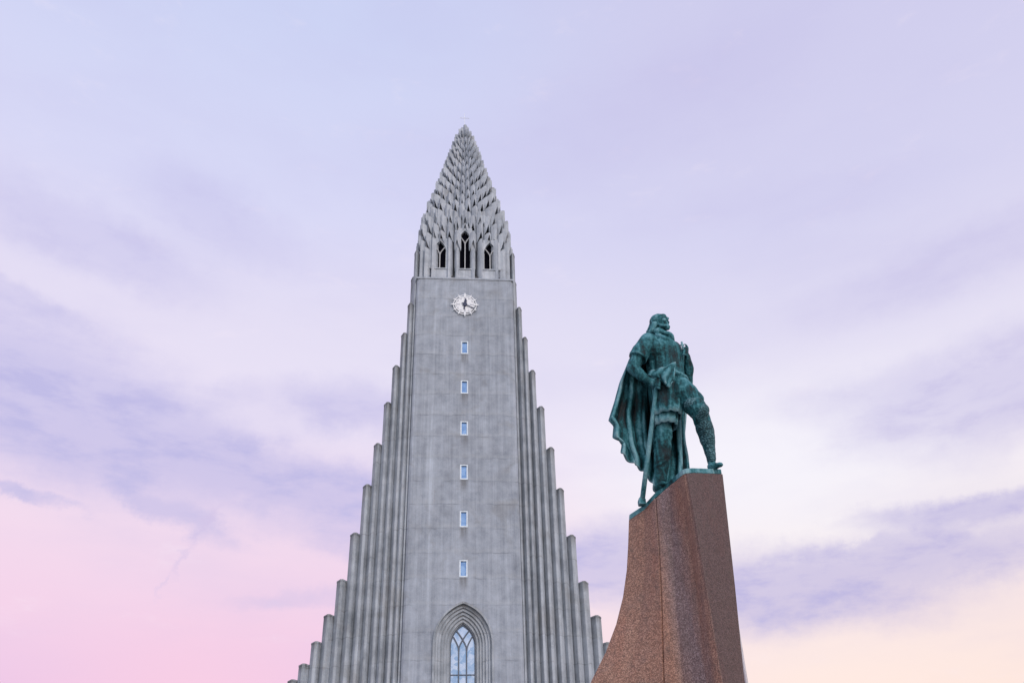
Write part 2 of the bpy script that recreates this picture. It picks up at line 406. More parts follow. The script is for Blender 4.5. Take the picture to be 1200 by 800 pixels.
# ------------------------------------------------------------------ mesh helpers
class MB:
    def __init__(self):
        self.v, self.f = [], []

    def add(self, vs, fs):
        o = len(self.v)
        self.v += [tuple(p) for p in vs]
        self.f += [tuple(i + o for i in q) for q in fs]
        return self

    def box(self, x0, x1, y0, y1, z0, z1):
        vs = [(x0, y0, z0), (x1, y0, z0), (x1, y1, z0), (x0, y1, z0), (x0, y0, z1), (x1, y0, z1), (x1, y1, z1), (x0, y1, z1)]
        return self.add(vs, [(0, 3, 2, 1), (4, 5, 6, 7), (0, 1, 5, 4), (1, 2, 6, 5), (2, 3, 7, 6), (3, 0, 4, 7)])

    def prism_z(self, poly, z0, z1):
        """plan polygon (counter-clockwise from above) pulled up"""
        n = len(poly)
        vs = [(x, y, z0) for x, y in poly] + [(x, y, z1) for x, y in poly]
        return self.add(vs, [tuple(reversed(range(n))), tuple(range(n, 2 * n))] + [(i, (i + 1) % n, n + (i + 1) % n, n + i) for i in range(n)])

    def prism_y(self, poly, y0, y1):
        """front polygon (x,z) pulled back from y0 to y1"""
        n = len(poly)
        vs = [(x, y0, z) for x, z in poly] + [(x, y1, z) for x, z in poly]
        return self.add(vs, [tuple(range(n)), tuple(reversed(range(n, 2 * n)))] + [(i, n + i, n + (i + 1) % n, (i + 1) % n) for i in range(n)])

    def ring_strip_y(self, outer, inner, y0, y1):
        """open band between two (x,z) lines of equal length, from y0 to y1"""
        n = len(outer)
        vs = [(x, y0, z) for x, z in outer] + [(x, y0, z) for x, z in inner] + [(x, y1, z) for x, z in outer] + [(x, y1, z) for x, z in inner]
        fs = []
        for i in range(n - 1):
            fs += [(i, i + 1, n + i + 1, n + i), (2 * n + i, 3 * n + i, 3 * n + i + 1, 2 * n + i + 1),
                   (i, 2 * n + i, 2 * n + i + 1, i + 1), (n + i, n + i + 1, 3 * n + i + 1, 3 * n + i)]
        fs += [(0, n, 3 * n, 2 * n), (n - 1, 3 * n - 1, 4 * n - 1, 2 * n - 1)]
        return self.add(vs, fs)

    def loft(self, rings, cap=True):
        n = len(rings[0])
        vs = [p for r in rings for p in r]
        fs = []
        for k in range(len(rings) - 1):
            for i in range(n):
                j = (i + 1) % n
                fs.append((k * n + i, k * n + j, (k + 1) * n + j, (k + 1) * n + i))
        if cap:
            fs.append(tuple(reversed(range(n))))
            fs.append(tuple(range((len(rings) - 1) * n, len(rings) * n)))
        return self.add(vs, fs)

    def sphere(self, c, r, s=(1, 1, 1), seg=14, rings=9, rot=None):
        c = Vector(c)
        vs, fs = [], []
        for k in range(1, rings):
            a = math.pi * k / rings
            for i in range(seg):
                b = 2 * math.pi * i / seg
                p = Vector((math.sin(a) * math.cos(b) * r * s[0], math.sin(a) * math.sin(b) * r * s[1], math.cos(a) * r * s[2]))
                if rot: p = rot @ p
                vs.append(c + p)
        top, bot = Vector((0, 0, r * s[2])), Vector((0, 0, -r * s[2]))
        if rot: top, bot = rot @ top, rot @ bot
        vs += [c + top, c + bot]
        T, B = len(vs) - 2, len(vs) - 1
        for i in range(seg):
            j = (i + 1) % seg
            fs.append((T, i, j))
            fs.append((B, (rings - 2) * seg + j, (rings - 2) * seg + i))
            for k in range(rings - 2):
                fs.append((k * seg + i, (k + 1) * seg + i, (k + 1) * seg + j, k * seg + j))
        return self.add(vs, fs)

    def cone(self, a, ra, b, rb, seg=14, flat=1.0):
        a, b = Vector(a), Vector(b)
        d = (b - a)
        if d.length < 1e-6: return self
        q = d.to_track_quat('Z', 'Y')
        ra_, rb_ = [], []
        for i in range(seg):
            t = 2 * math.pi * i / seg
            u = q @ Vector((math.cos(t), math.sin(t) * flat, 0))
            ra_.append(a + u * ra); rb_.append(b + u * rb)
        return self.loft([ra_, rb_])

    def limb(self, pts):
        """chain of (point, radius): spheres joined by cones, closed shells for remeshing"""
        for (p, r) in pts: self.sphere(p, r)
        for (p, r), (q, s) in zip(pts, pts[1:]): self.cone(p, r, q, s)
        return self

    def tube(self, pts, seg=10):
        """swept tube through (point, radius)"""
        P = [Vector(p) for p, r in pts]
        rings = []
        up = Vector((0.13, 1, 0.21)).normalized()
        for k, (p, r) in enumerate(pts):
            d = (P[min(k + 1, len(P) - 1)] - P[max(k - 1, 0)]).normalized()
            a = d.cross(up).normalized(); b = d.cross(a).normalized()
            rings.append([P[k] + (a * math.cos(2 * math.pi * i / seg) + b * math.sin(2 * math.pi * i / seg)) * r for i in range(seg)])
        return self.loft(rings)

    def mesh(self, name):
        me = bpy.data.meshes.new(name)
        me.from_pydata(self.v, [], self.f)
        bm = bmesh.new(); bm.from_mesh(me)
        bmesh.ops.recalc_face_normals(bm, faces=bm.faces)
        bm.to_mesh(me); bm.free()
        return me

    def build(self, name, material, parent=None, smooth=False, bevel=0.0):
        me = self.mesh(name)
        me.materials.append(M[material])
        if smooth:
            for p in me.polygons: p.use_smooth = True
        o = bpy.data.objects.new(name, me)
        COL.objects.link(o)
        if parent: o.parent = parent
        if bevel:
            md = o.modifiers.new('bevel', 'BEVEL'); md.width = bevel; md.segments = 2; md.limit_method = 'ANGLE'; md.angle_limit = R(40)
        return o


def tag(o, label=None, cat=None, group=None, kind=None):
    if label: o['label'] = label
    if cat: o['category'] = cat
    if group: o['group'] = group
    if kind: o['kind'] = kind
    return o


def empty(name, loc):
    o = bpy.data.objects.new(name, None)
    o.empty_display_size = 0.5
    o.location = loc
    COL.objects.link(o)
    return o


def baked(o, vox=None, smooth=0, noise_amp=0.0, noise_scale=3.0):
    """remesh / smooth / displace with modifiers and keep the result as the object's own mesh"""
    if vox:
        md = o.modifiers.new('r', 'REMESH'); md.mode = 'VOXEL'; md.voxel_size = vox; md.use_smooth_shade = True
    if smooth:
        md = o.modifiers.new('s', 'SMOOTH'); md.factor = 0.5; md.iterations = smooth
    dg = bpy.context.evaluated_depsgraph_get()
    me = bpy.data.meshes.new_from_object(o.evaluated_get(dg))
    me.name = o.name
    o.modifiers.clear()
    if noise_amp:
        me.update()
        nv = [v.normal.copy() for v in me.vertices]
        for v, nn in zip(me.vertices, nv):
            a = noise.noise(v.co * noise_scale) + 0.5 * noise.noise(v.co * noise_scale * 2.3)
            v.co += nn * a * noise_amp
    for p in me.polygons: p.use_smooth = True
    if not me.materials:
        me.materials.append(o.data.materials[0])
    o.data = me
    return o


# ------------------------------------------------------------------ ground
gb = MB(); gb.add([(-3000, -3000, 0), (3000, -3000, 0), (3000, 3000, 0), (-3000, 3000, 0)], [(0, 1, 2, 3)])
tag(gb.build('ground', 'ground'), 'flat open ground around the church square', kind='structure')
pb = MB(); pb.add([(-16, -90, 0.004), (16, -90, 0.004), (16, -2, 0.004), (-16, -2, 0.004)], [(0, 1, 2, 3)])
tag(pb.build('plaza', 'paving'), 'grey paved square before the church', kind='structure')

# ------------------------------------------------------------------ church
CX = -0.13
church = empty('church', (CX, 0, 0))
tag(church, 'tall pale grey concrete church with stepped columns, clock and pointed scaly spire', 'church')

HW = 4.60          # half width of the tower shaft
ARC_W, ARC_Z, ARC_H = 2.30, 17.30, 3.08


def arch_pts(w, zs, h, n=14, z_low=8.8):
    """pointed arch outline from lower left over the apex to lower right"""
    c = (h * h - w * w) / (2 * w)
    rr = w + c
    amax = math.atan2(h, c)
    left = []
    for i in range(n + 1):
        a = amax * i / n
        left.append((c - rr * math.cos(a), zs + rr * math.sin(a)))
    left[-1] = (0.0, zs + h)
    return [(-w, z_low)] + left + [(-x, z) for x, z in reversed(left[:-1])] + [(w, z_low)]


# shaft wall: front sheet with the portal arch and window openings cut by building it as panels
SH_TOP = 51.15
sh = MB()
outer = arch_pts(ARC_W, ARC_Z, ARC_H, 14)
apex_z = ARC_Z + ARC_H
# panel left/right of the arch and above it, as one fan of quads to the side edges
nL = len(outer)
half = nL // 2
Y0, Y1 = 0.0, 1.2
left_line = outer[:half + 1]
right_line = outer[half:]
edgeL = [(-4.2, z) for x, z in left_line]; edgeR = [(4.2, z) for x, z in right_line]
sh.ring_strip_y(edgeL, left_line, Y0, Y1)
sh.ring_strip_y(list(reversed(right_line)), list(reversed(edgeR)), Y0, Y1)
WIN = [(43.53, 1.42), (39.40, 1.40), (35.32, 1.40), (31.23, 1.40), (27.10, 1.43), (23.00, 1.42)]
zc = apex_z
for z, h in sorted(WIN):
    sh.box(-4.2, 4.2, Y0, Y1, zc, z - h / 2)
    sh.box(-4.2, -0.34, Y0, Y1, z - h / 2, z + h / 2)
    sh.box(0.34, 4.2, Y0, Y1, z - h / 2, z + h / 2)
    zc = z + h / 2
sh.box(-4.2, 4.2, Y0, Y1, zc, SH_TOP)
sh.box(-4.2, -1.9, Y0, Y1, 0, 8.8); sh.box(1.9, 4.2, Y0, Y1, 0, 8.8); sh.box(-1.9, 1.9, Y0, Y1, 5.2, 8.8)
# rounded corners and the body behind
for s in (-1, 1):
    poly = [(s * 4.2, 0.0), (s * 4.42, 0.03), (s * 4.58, 0.16), (s * 4.64, 0.42), (s * 4.64, 9.8), (s * 4.2, 9.8)]
    if s < 0: poly = poly[::-1]
    sh.prism_z(poly, 0, SH_TOP - 0.02)
sh.box(-4.2, 4.2, 9.0, 9.8, 0, SH_TOP - 0.02)
sh.box(-4.19, 4.19, 1.21, 8.99, SH_TOP - 1.2, SH_TOP - 0.05)
wall = sh.build('tower_wall', 'concrete', church)

lb = MB()
lb.box(-4.68, 4.68, -0.06, 9.86, SH_TOP, SH_TOP + 0.22)
lb.build('cornice', 'concrete', church, bevel=0.04)

# small windows up the shaft
for i, (z, h) in enumerate(WIN):
    fr = MB()
    hw, t = 0.335, 0.115
    fr.box(-hw, hw, 0.02, 0.30, z + h / 2 - t, z + h / 2 - 0.002)
    fr.box(-hw, hw, -0.03, 0.30, z - h / 2 + 0.002, z - h / 2 + t)
    fr.box(-hw, -hw + t, 0.02, 0.30, z - h / 2 + t, z + h / 2 - t)
    fr.box(hw - t, hw, 0.02, 0.30, z - h / 2 + t, z + h / 2 - t)
    w = fr.build('window', 'frame_white', church)
    pn = MB(); pn.box(-hw + t - 0.01, hw - t + 0.01, 0.16, 0.20, z - h / 2 + t - 0.01, z + h / 2 - t + 0.01)
    pn.build('pane', 'glass_blue', w)

# portal window: stepped ribs, tracery, glass
pw = MB()
steps = 6
for k in range(steps):
    f0, f1 = k / steps, (k + 0.62) / steps
    def at_f(f):
        w = 2.30 + (0.98 - 2.30) * f
        h = ARC_H + (1.70 - ARC_H) * f
        zs = ARC_Z + (17.20 - ARC_Z) * f
        return arch_pts(w, zs, h, 14)
    y = 0.0 + 0.12 * k
    o_, i_ = at_f(f0), at_f(f1)
    pw.ring_strip_y(o_, i_, y - (0.15 if k == 0 else 0.0), y + 0.55)
    i2 = at_f((k + 1.0) / steps)
    pw.ring_strip_y(i_, i2, y + 0.15, y + 0.56)
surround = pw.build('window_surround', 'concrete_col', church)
tr = MB()
inn = arch_pts(0.98, 17.20, 1.70, 14)
inn2 = arch_pts(0.90, 17.20, 1.56, 14)
yg = 0.92
tr.ring_strip_y(inn, inn2, yg - 0.10, yg + 0.1)


def bar2(mb, pts, w, y0, y1):
    """flat bar following (x,z) points"""
    L, Rr = [], []
    for k, p in enumerate(pts):
        a = pts[max(k - 1, 0)]; b = pts[min(k + 1, len(pts) - 1)]
        dx, dz = b[0] - a[0], b[1] - a[1]
        l = math.hypot(dx, dz) or 1
        nx, nz = -dz / l * w / 2, dx / l * w / 2
        L.append((p[0] + nx, p[1] + nz)); Rr.append((p[0] - nx, p[1] - nz))
    mb.ring_strip_y(L, Rr, y0, y1)


for s in (-1, 1):
    bar2(tr, [(s * 0.30, 8.8), (s * 0.30, 16.9)], 0.10, yg - 0.09, yg + 0.08)
    bar2(tr, [(s * 0.30, 16.85), (s * 0.26, 17.2), (s * 0.13, 17.5), (-s * 0.04, 17.78), (-s * 0.22, 18.05), (-s * 0.46, 18.36)], 0.10, yg - 0.088 - 0.004 * s, yg + 0.078)
    bar2(tr, [(s * 0.30, 16.85), (s * 0.35, 17.2), (s * 0.48, 17.5), (s * 0.72, 17.93)], 0.10, yg - 0.086, yg + 0.076)
tr.box(-0.93, 0.93, yg - 0.07, yg + 0.06, 15.12, 15.19)
tr.box(-0.93, 0.93, yg - 0.07, yg + 0.06, 12.3, 12.37)
tr.build('tracery', 'tracery_dark', surround)
gm = MB(); gm.prism_y(arch_pts(0.96, 17.20, 1.66, 14)[::-1], yg, yg + 0.03)
gm.build('glass', 'glass_pale', surround)

# entrance doors below the frame
dr = MB()
for s in (-1, 1):
    dr.box(min(s * 0.03, s * 1.85), max(s * 0.03, s * 1.85), 0.6, 0.75, 0.15, 5.1)
d_ = dr.build('door', 'wood', church)
hd = MB()
for s in (-1, 1): hd.box(s * 0.16 - 0.03, s * 0.16 + 0.03, 0.5, 0.6, 1.0, 1.7)
hd.build('handle', 'steel', d_)

# clock
ZC = 48.18
ck = MB()
seg = 48
ringp = lambda r, y: [(r * math.sin(2 * math.pi * i / seg), y, ZC + r * math.cos(2 * math.pi * i / seg)) for i in range(seg)]
ck.loft([ringp(0.93, -0.10), ringp(0.93, -0.16)])
clock = ck.build('clock', 'white_paint', church)
mk = MB()
out = [(1.11 * math.sin(2 * math.pi * i / seg), ZC + 1.11 * math.cos(2 * math.pi * i / seg)) for i in range(seg + 1)]
inn_ = [(1.03 * math.sin(2 * math.pi * i / seg), ZC + 1.03 * math.cos(2 * math.pi * i / seg)) for i in range(seg + 1)]
mk.ring_strip_y(out, inn_, -0.15, -0.11)
for k in range(12):
    a = 2 * math.pi * k / 12
    L = 1.34 if k % 3 == 0 else 1.28
    wd = 0.075 if k % 3 == 0 else 0.052
    c, s = math.cos(a), math.sin(a)
    pts = [(-wd, 0.80), (wd, 0.80), (wd * 1.15, 1.10), (0, L + .03), (-wd * 1.15, 1.10)]
    mk.prism_y([(x * c + r * s, ZC - x * s + r * c) for x, r in pts], -0.185, -0.135)
mk.build('hour_marker', 'white_paint', clock)
nm = MB()
for k in range(60):
    a = 2 * math.pi * k / 60
    c, s = math.cos(a), math.sin(a)
    big = k % 5 == 0
    wd, r0, r1 = (0.035, 0.70, 0.86) if big else (0.014, 0.78, 0.84)
    if k % 15 == 0: r0 = 0.45
    nm.prism_y([(x * c + r * s, ZC - x * s + r * c) for x, r in ((-wd, r0), (wd, r0), (wd, r1), (-wd, r1))], -0.168, -0.158)
nm.build('minute_track', 'grey_paint', clock)


def hand(name, ang, pts, y0, y1):
    h = MB(); c, s = math.cos(ang), math.sin(ang)
    h.prism_y([(x * c + r * s, ZC - x * s + r * c) for x, r in pts], y0, y1)
    return h.build(name, 'navy', clock)


hand('hour_hand', R(8), [(-0.055, -0.55), (0.055, -0.55), (0.075, 0.1), (0.13, 0.40), (0.0, 0.70), (-0.13, 0.40), (-0.075, 0.1)], -0.225, -0.20)
hand('minute_hand', R(118), [(-0.035, -0.35), (0.035, -0.35), (0.045, 0.3), (0.03, 1.02), (-0.03, 1.02), (-0.045, 0.3)], -0.26, -0.235)
hb = MB(); hb.loft([[(0.21 * math.sin(2 * math.pi * i / 20), y, ZC + 0.21 * math.cos(2 * math.pi * i / 20)) for i in range(20)] for y in (-0.19, -0.29)])
hb.build('clock_hub', 'navy', clock)

# stepped columns of the two wings (centre px row read off as metres: x, top z, width)
LEFT = [
    (-5.218, 48.552, 0.500), (-5.662, 45.311, 0.700), (-6.301, 41.922, 0.900), (-6.870, 38.245, 1.100), (-7.545, 34.330, 1.300), (-8.216, 30.611, 1.500),
    (-8.959, 26.454, 1.700), (-9.767, 22.667, 1.900), (-10.585, 19.977, 2.100), (-11.376, 17.970, 2.300), (-12.194, 16.374, 2.500), (-12.937, 15.274, 2.700)]
RIGHT = [
    (5.038, 48.364, 0.500), (5.509, 45.126, 0.700), (6.111, 41.693, 0.900), (6.770, 38.068, 1.100), (7.502, 34.146, 1.300), (8.143, 30.400, 1.500),
    (8.921, 26.337, 1.700), (9.721, 22.515, 1.900), (10.603, 19.818, 2.100), (11.327, 17.767, 2.300)]
# the columns that run on down and outwards below the frame
for lst, s in ((LEFT, -1), (RIGHT, 1)):
    x, z, y = lst[-1]
    for k in range(5 if s < 0 else 7):
        x += s * 0.82; z -= 1.1; y += 0.25
        lst.append((x, z, y))


def column(x, ztop, y, w, s, idx):
    mb = MB()
    x -= CX
    rnd = random.Random(idx * 7 + (3 if s > 0 else 0))
    # half-hexagon front with two flanks
    pts = [(-0.50, 0.70), (-0.12, 0.0), (0.14, 0.0), (0.50, 0.66), (0.50, 1.9), (-0.50, 1.9)]
    poly = [(x + a * w, y - 0.25 + b * (0.8 if b < 1 else 1.0)) for a, b in pts]
    mb.prism_z(poly, 0, ztop - 0.16)
    cxm = x
    cap = [(cxm + (px - cxm) * 1.0 + (0.02 if px > cxm else -0.02), py - (0.02 if py < y + 0.5 else 0)) for px, py in poly]
    mb.prism_z(cap, ztop - 0.158, ztop - 0.04)
    mb.prism_z([(cxm + (px - cxm) * 0.9, py + 0.03) for px, py in poly], ztop - 0.038, ztop)
    return mb.build('column', 'concrete_col', church)


for s, lst in ((-1, LEFT), (1, RIGHT)):
    for i, (x, z, y) in enumerate(lst):
        nx = lst[i + 1][0] if i + 1 < len(lst) else x + s * 0.8
        px = lst[i - 1][0] if i else x - s * 0.6
        sp = max(abs(nx - x), abs(x - px)) if i else abs(nx - x)
        w = min(0.84, max(0.60, sp * 1.07)) if s < 0 else min(0.84, max(0.56, sp * 0.97))
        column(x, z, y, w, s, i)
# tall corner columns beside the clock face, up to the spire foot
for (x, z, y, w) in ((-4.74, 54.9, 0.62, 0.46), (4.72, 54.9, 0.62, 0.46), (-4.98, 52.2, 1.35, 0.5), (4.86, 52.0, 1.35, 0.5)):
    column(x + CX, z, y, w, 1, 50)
# nave behind
nv = MB()
nv.prism_y([(-8.0, 0), (8.0, 0), (8.0, 17), (0, 24), (-8.0, 17)], 10.0, 58.0)
for k in range(11):
    for s in (-1, 1):
        nv.box(min(s * 8.0, s * 9.2), max(s * 8.0, s * 9.2), 11.5 + 4.4 * k, 12.6 + 4.4 * k, 0, 14.5)
nave = nv.build('nave', 'concrete', church)
rf = MB()
rf.prism_y([(-8.3, 16.9), (0, 24.15), (8.3, 16.9), (8.3, 17.25), (0, 24.5), (-8.3, 17.25)], 9.9, 58.2)
rf.build('roof', 'roof', nave)

# ------------------------------------------------------------------ belfry and spire
CY = 4.95
PROF = [(51.3, 4.86), (54.0, 4.86), (56.0, 4.84), (57.5, 4.76), (59.6, 4.60), (61.3, 4.32), (63.6, 3.82), (65.8, 3.30), (68.1, 2.74), (70.6, 2.16), (73.1, 1.55), (75.0, 1.02), (76.2, 0.55), (76.9, 0.12)]


def prof(z):
    if z <= PROF[0][0]: return PROF[0][1]
    for (a, ra), (b, rb) in zip(PROF, PROF[1:]):
        if z <= b: return ra + (rb - ra) * (z - a) / (b - a)
    return 0.05


def plan(phi, z, inset=0.0):
    t = min(1, max(0, (z - 54.0) / 16.0))
    p = 7.0 * (1 - t) + 2.3 * t
    c, s = math.sin(phi), -math.cos(phi)
    r = max(0.02, prof(z) - inset) / (abs(c) ** p + abs(s) ** p) ** (1 / p)
    return Vector((c * r, CY + s * r))


NC = 48
phis = []
for i in range(NC):
    side, k = divmod(i + 6, 12)
    u = (k - 6) / 6.0
    phis.append((side) * math.pi / 2 + math.atan(u * 1.0))
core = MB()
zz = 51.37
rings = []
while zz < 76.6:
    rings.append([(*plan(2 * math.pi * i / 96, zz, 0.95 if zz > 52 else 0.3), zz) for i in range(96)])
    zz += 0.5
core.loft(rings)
core.build('belfry_core', 'concrete_shade', church, smooth=True)

# tops of the stepped prisms; every second column steps half a row higher
tops = [[], []]
z, dz, k = 55.2, 2.0, 0
seq = []
while z < 76.6:
    seq.append(z)
    z += dz / 2
    dz = max(1.05, dz * 0.965)
for k, z in enumerate(seq): tops[k % 2].append(z)
WINX = {0: 58.0, 3: 56.5, 9: 56.5}     # index along a side measured from its middle
sp = MB()


def segment(mb, phi, dphi, z0, z1, zr, notch, pointed):
    """one upright prism with a ridge; its foot is a pointed notch, its top steps in"""
    zr_top = zr
    a = plan(phi, zr_top); l = plan(phi - dphi, zr_top, 0.10); r = plan(phi + dphi, zr_top, 0.10)
    cc = Vector((0, CY))
    out = (a - cc).normalized()
    mid_l = a.lerp(l, 0.55) + out * 0.02; mid_r = a.lerp(r, 0.55) + out * 0.02
    ridge = a + out * 0.11
    l2 = l - out * 0.15; r2 = r - out * 0.15
    bl = l2 - out * 0.6; br = r2 - out * 0.6
    plan_pts = [l2, mid_l, ridge, mid_r, r2, br, bl]
    zb = [z0 - .25, z0 + notch * 0.22, z0 + notch, z0 + notch * 0.22, z0 - .25, z0 + notch, z0 + notch]
    zt = [z1 - pointed, z1 - pointed * 0.3, z1, z1 - pointed * 0.3, z1 - pointed, z1 - pointed * 0.6, z1 - pointed * 0.6]
    n = len(plan_pts)
    vs = [(p.x, p.y, q) for p, q in zip(plan_pts, zb)] + [(p.x, p.y, q) for p, q in zip(plan_pts, zt)]
    mb.add(vs, [tuple(range(n)), tuple(reversed(range(n, 2 * n)))] + [(i, n + i, n + (i + 1) % n, (i + 1) % n) for i in range(n)])


rnd = random.Random(4)
for i in range(NC):
    m = (i + 6) % 12          # 6 = middle of a side
    off = abs(m - 6)
    start = 51.38
    if off == 0: start = 57.30
    elif off == 3: start = 55.90
    nxt = (phis[(i + 1) % NC] - phis[i]) % (2 * math.pi)
    prv = (phis[i] - phis[i - 1]) % (2 * math.pi)
    wide = 0.5 * min(nxt, prv) * 0.92
    first = True
    prev = start
    for z1 in ((55.2, 57.3, 59.4) if i % 2 else (56.3, 58.4, 60.3)):
        if z1 < start + 0.9: continue
        ww = wide * (0.60 if first and off in (1, 2, 4) else 1.0)
        nt = 1.0 if first and off in (0, 3) else 0.0 if first else rnd.uniform(0.95, 1.25)
        segment(sp, phis[i], ww, prev, z1 + rnd.uniform(-0.14, 0.14), z1 - 0.15, nt, 0.15)
        prev = z1
        first = False
NU = 40
for i in range(NU):
    phi = 2 * math.pi * (i + 0.5) / NU
    z1 = 60.2 + (0.9 if i % 2 else 0.0)
    prev = z1 - 2.7
    dz = 1.8
    while z1 < 76.4:
        rr = prof(z1)
        if rr < 1.5 and i % 2: break
        if rr < 0.8 and i % 4: break
        wide = math.pi / NU * (0.90 if rr > 1.5 else 1.7 if rr > 0.8 else 3.2)
        segment(sp, phi, wide, prev, z1 + rnd.uniform(-0.2, 0.2), z1 - 0.1, rnd.uniform(0.95, 1.3) * dz / 1.8, 0.15)
        prev = z1
        z1 += dz
        dz = max(1.05, dz * 0.955)
# crown of the spire
for k in range(8):
    a = 2 * math.pi * k / 8 + 0.2
    c = Vector((0.28 * math.cos(a), CY + 0.28 * math.sin(a)))
    h = 76.7 - 0.35 * (k % 3)
    sp.prism_z([(c.x + 0.2 * math.cos(b), c.y + 0.2 * math.sin(b)) for b in [math.pi / 3 * j for j in range(6)]], 74.4, h)
spire = sp.build('spire', 'concrete_spire', church)
cr = MB()
cr.box(-0.018, 0.018, CY - 0.018, CY + 0.018, 76.3, 79.0)
cr.box(-0.55, 0.55, CY - 0.018, CY + 0.018, 78.18, 78.216)
cr.build('cross', 'white_paint', spire)

# belfry openings on the front and on the other three sides
def belfry_window(xc, ztop, face):
    hw = 0.60
    zb_, zs = 52.72, ztop - 1.35
    rot = Matrix.Rotation(face * math.pi / 2, 4, 'Z')

    def place(o):
        o.matrix_local = Matrix.Translation((0, CY, 0)) @ rot @ Matrix.Translation((0, -CY, 0))
    fb = MB()
    yy = 0.36
    op = arch_pts(hw, zs, 1.35, 8, zb_)
    # stone sill panel with the two jambs and the pointed head
    fb.box(xc - hw - 0.14, xc + hw + 0.14, yy - 0.04, yy + 0.5, 51.38, zb_ - 0.12)
    fb.box(xc - hw - 0.12, xc + hw + 0.12, yy - 0.12, yy + 0.5, zb_ - 0.118, zb_)
    hd2 = len(op) // 2
    Lp = [(xc + x, z) for x, z in op[:hd2 + 1]]
    Rp = [(xc + x, z) for x, z in op[hd2:]]
    fb.ring_strip_y([(xc - hw - 0.42, z) for x, z in Lp], Lp, yy, yy + 0.42)
    fb.ring_strip_y(Rp, [(xc + hw + 0.42, z) for x, z in Rp], yy, yy + 0.42)
    fb.box(xc - hw - 0.1, xc + hw + 0.1, yy, yy + 0.3, ztop + 0.002, ztop + 0.3)
    w = fb.build('belfry_window', 'concrete_spire', church); place(w)
    tb = MB()
    y0, y1 = yy + 0.05, yy + 0.17
    zy = zs - 0.25
    bar2(tb, [(xc, zb_), (xc, zy)], 0.10, y0, y1)
    for s in (-1, 1):
        bar2(tb, [(xc, zy - 0.05), (xc + s * 0.10, zy + 0.25), (xc + s * 0.28, zy + 0.55), (xc + s * 0.47, zy + 0.82)], 0.08, y0 - 0.004 * s, y1 + 0.003)
        bar2(tb, [(xc + s * (hw - 0.03), zb_), (xc + s * (hw - 0.03), zs)], 0.035, y0 + 0.01, y1)
    o = tb.build('tracery', 'tracery', w)
    lv = MB()
    lv.prism_y([(xc + x, z) for x, z in arch_pts(hw + 0.02, zs, 1.37, 8, zb_ - 0.02)][::-1], yy + 0.36, yy + 0.40)
    lv.build('opening', 'belfry_shade', w)


for face in range(4):
    belfry_window(0.0, 57.55, face)
    belfry_window(-2.47, 56.15, face)
    belfry_window(2.47, 56.10, face)

# ------------------------------------------------------------------ plinth
S0 = (1.405, -55.650, 6.909)          # statue and plinth origin
OX, OY = S0[0], S0[1]


def loc(p):
    return (p[0] - OX, p[1] - OY, p[2])


plinth = empty('statue_plinth', (OX, OY, 0))
tag(plinth, 'tall red granite plinth shaped like a ship prow under the bronze figure', 'plinth')


def zsamp(curve, z):
    """curve = list of (x,y,z) from top to bottom: position at height z"""
    if z >= curve[0][2]:
        (x0, y0, z0), (x1, y1, z1) = curve[0], curve[1]
    else:
        for (x0, y0, z0), (x1, y1, z1) in zip(curve, curve[1:]):
            if z >= z1: break
    t = (z - z0) / (z1 - z0)
    return (x0 + (x1 - x0) * t, y0 + (y1 - y0) * t)


cA = [(0.797, -55.200, 6.394), (0.743, -55.200, 5.970), (0.672, -55.200, 5.507), (0.572, -55.200, 5.124), (0.432, -55.220, 4.749), (0.230, -55.260, 4.347), (-0.013, -55.300, 3.962)]
cB = [(1.157, -55.580, 6.612), (1.122, -55.580, 5.841), (1.071, -55.580, 5.079), (0.965, -55.600, 3.908)]
cM = [(1.358, -55.760, 6.740), (1.327, -55.660, 6.078), (1.286, -55.600, 5.322), (1.228, -55.600, 3.905)]
cN = [(1.440, -55.980, 6.763), (1.502, -55.900, 5.992), (1.516, -55.860, 5.000), (1.467, -55.880, 3.850)]
cD = [(1.504, -56.200, 6.768), (1.522, -56.200, 6.141), (1.548, -56.200, 5.262), (1.559, -56.200, 4.672), (1.588, -56.200, 3.789)]
cE = [(2.223, -55.750, 6.945), (2.191, -55.750, 6.318), (2.139, -55.750, 5.276), (2.050, -55.750, 3.858)]
# carry the curves on to the ground
def extend(c, dx, dy, end_dx, end_dy):
    x, y, z = c[-1]
    return c + [(x + dx, y + dy, z - 1.2), (x + dx + end_dx, y + dy + end_dy, z - 2.6), (x + dx + end_dx * 1.2, y + dy + end_dy * 1.2, 0.0)]
cA = extend(cA, -0.45, 0.0, -0.7, 0.0)
cB = extend(cB, -0.05, -0.02, -0.1, -0.1)
cM = extend(cM, 0.0, -0.02, 0.0, -0.2)
cN = extend(cN, 0.02, -0.03, 0.05, -0.15)
cD = extend(cD, 0.05, -0.03, 0.1, -0.1)
cE = extend(cE, 0.0, 0.0, 0.1, 0.0)

zt_A, zt_D, zt_E = cA[0][2], cD[0][2], cE[0][2]


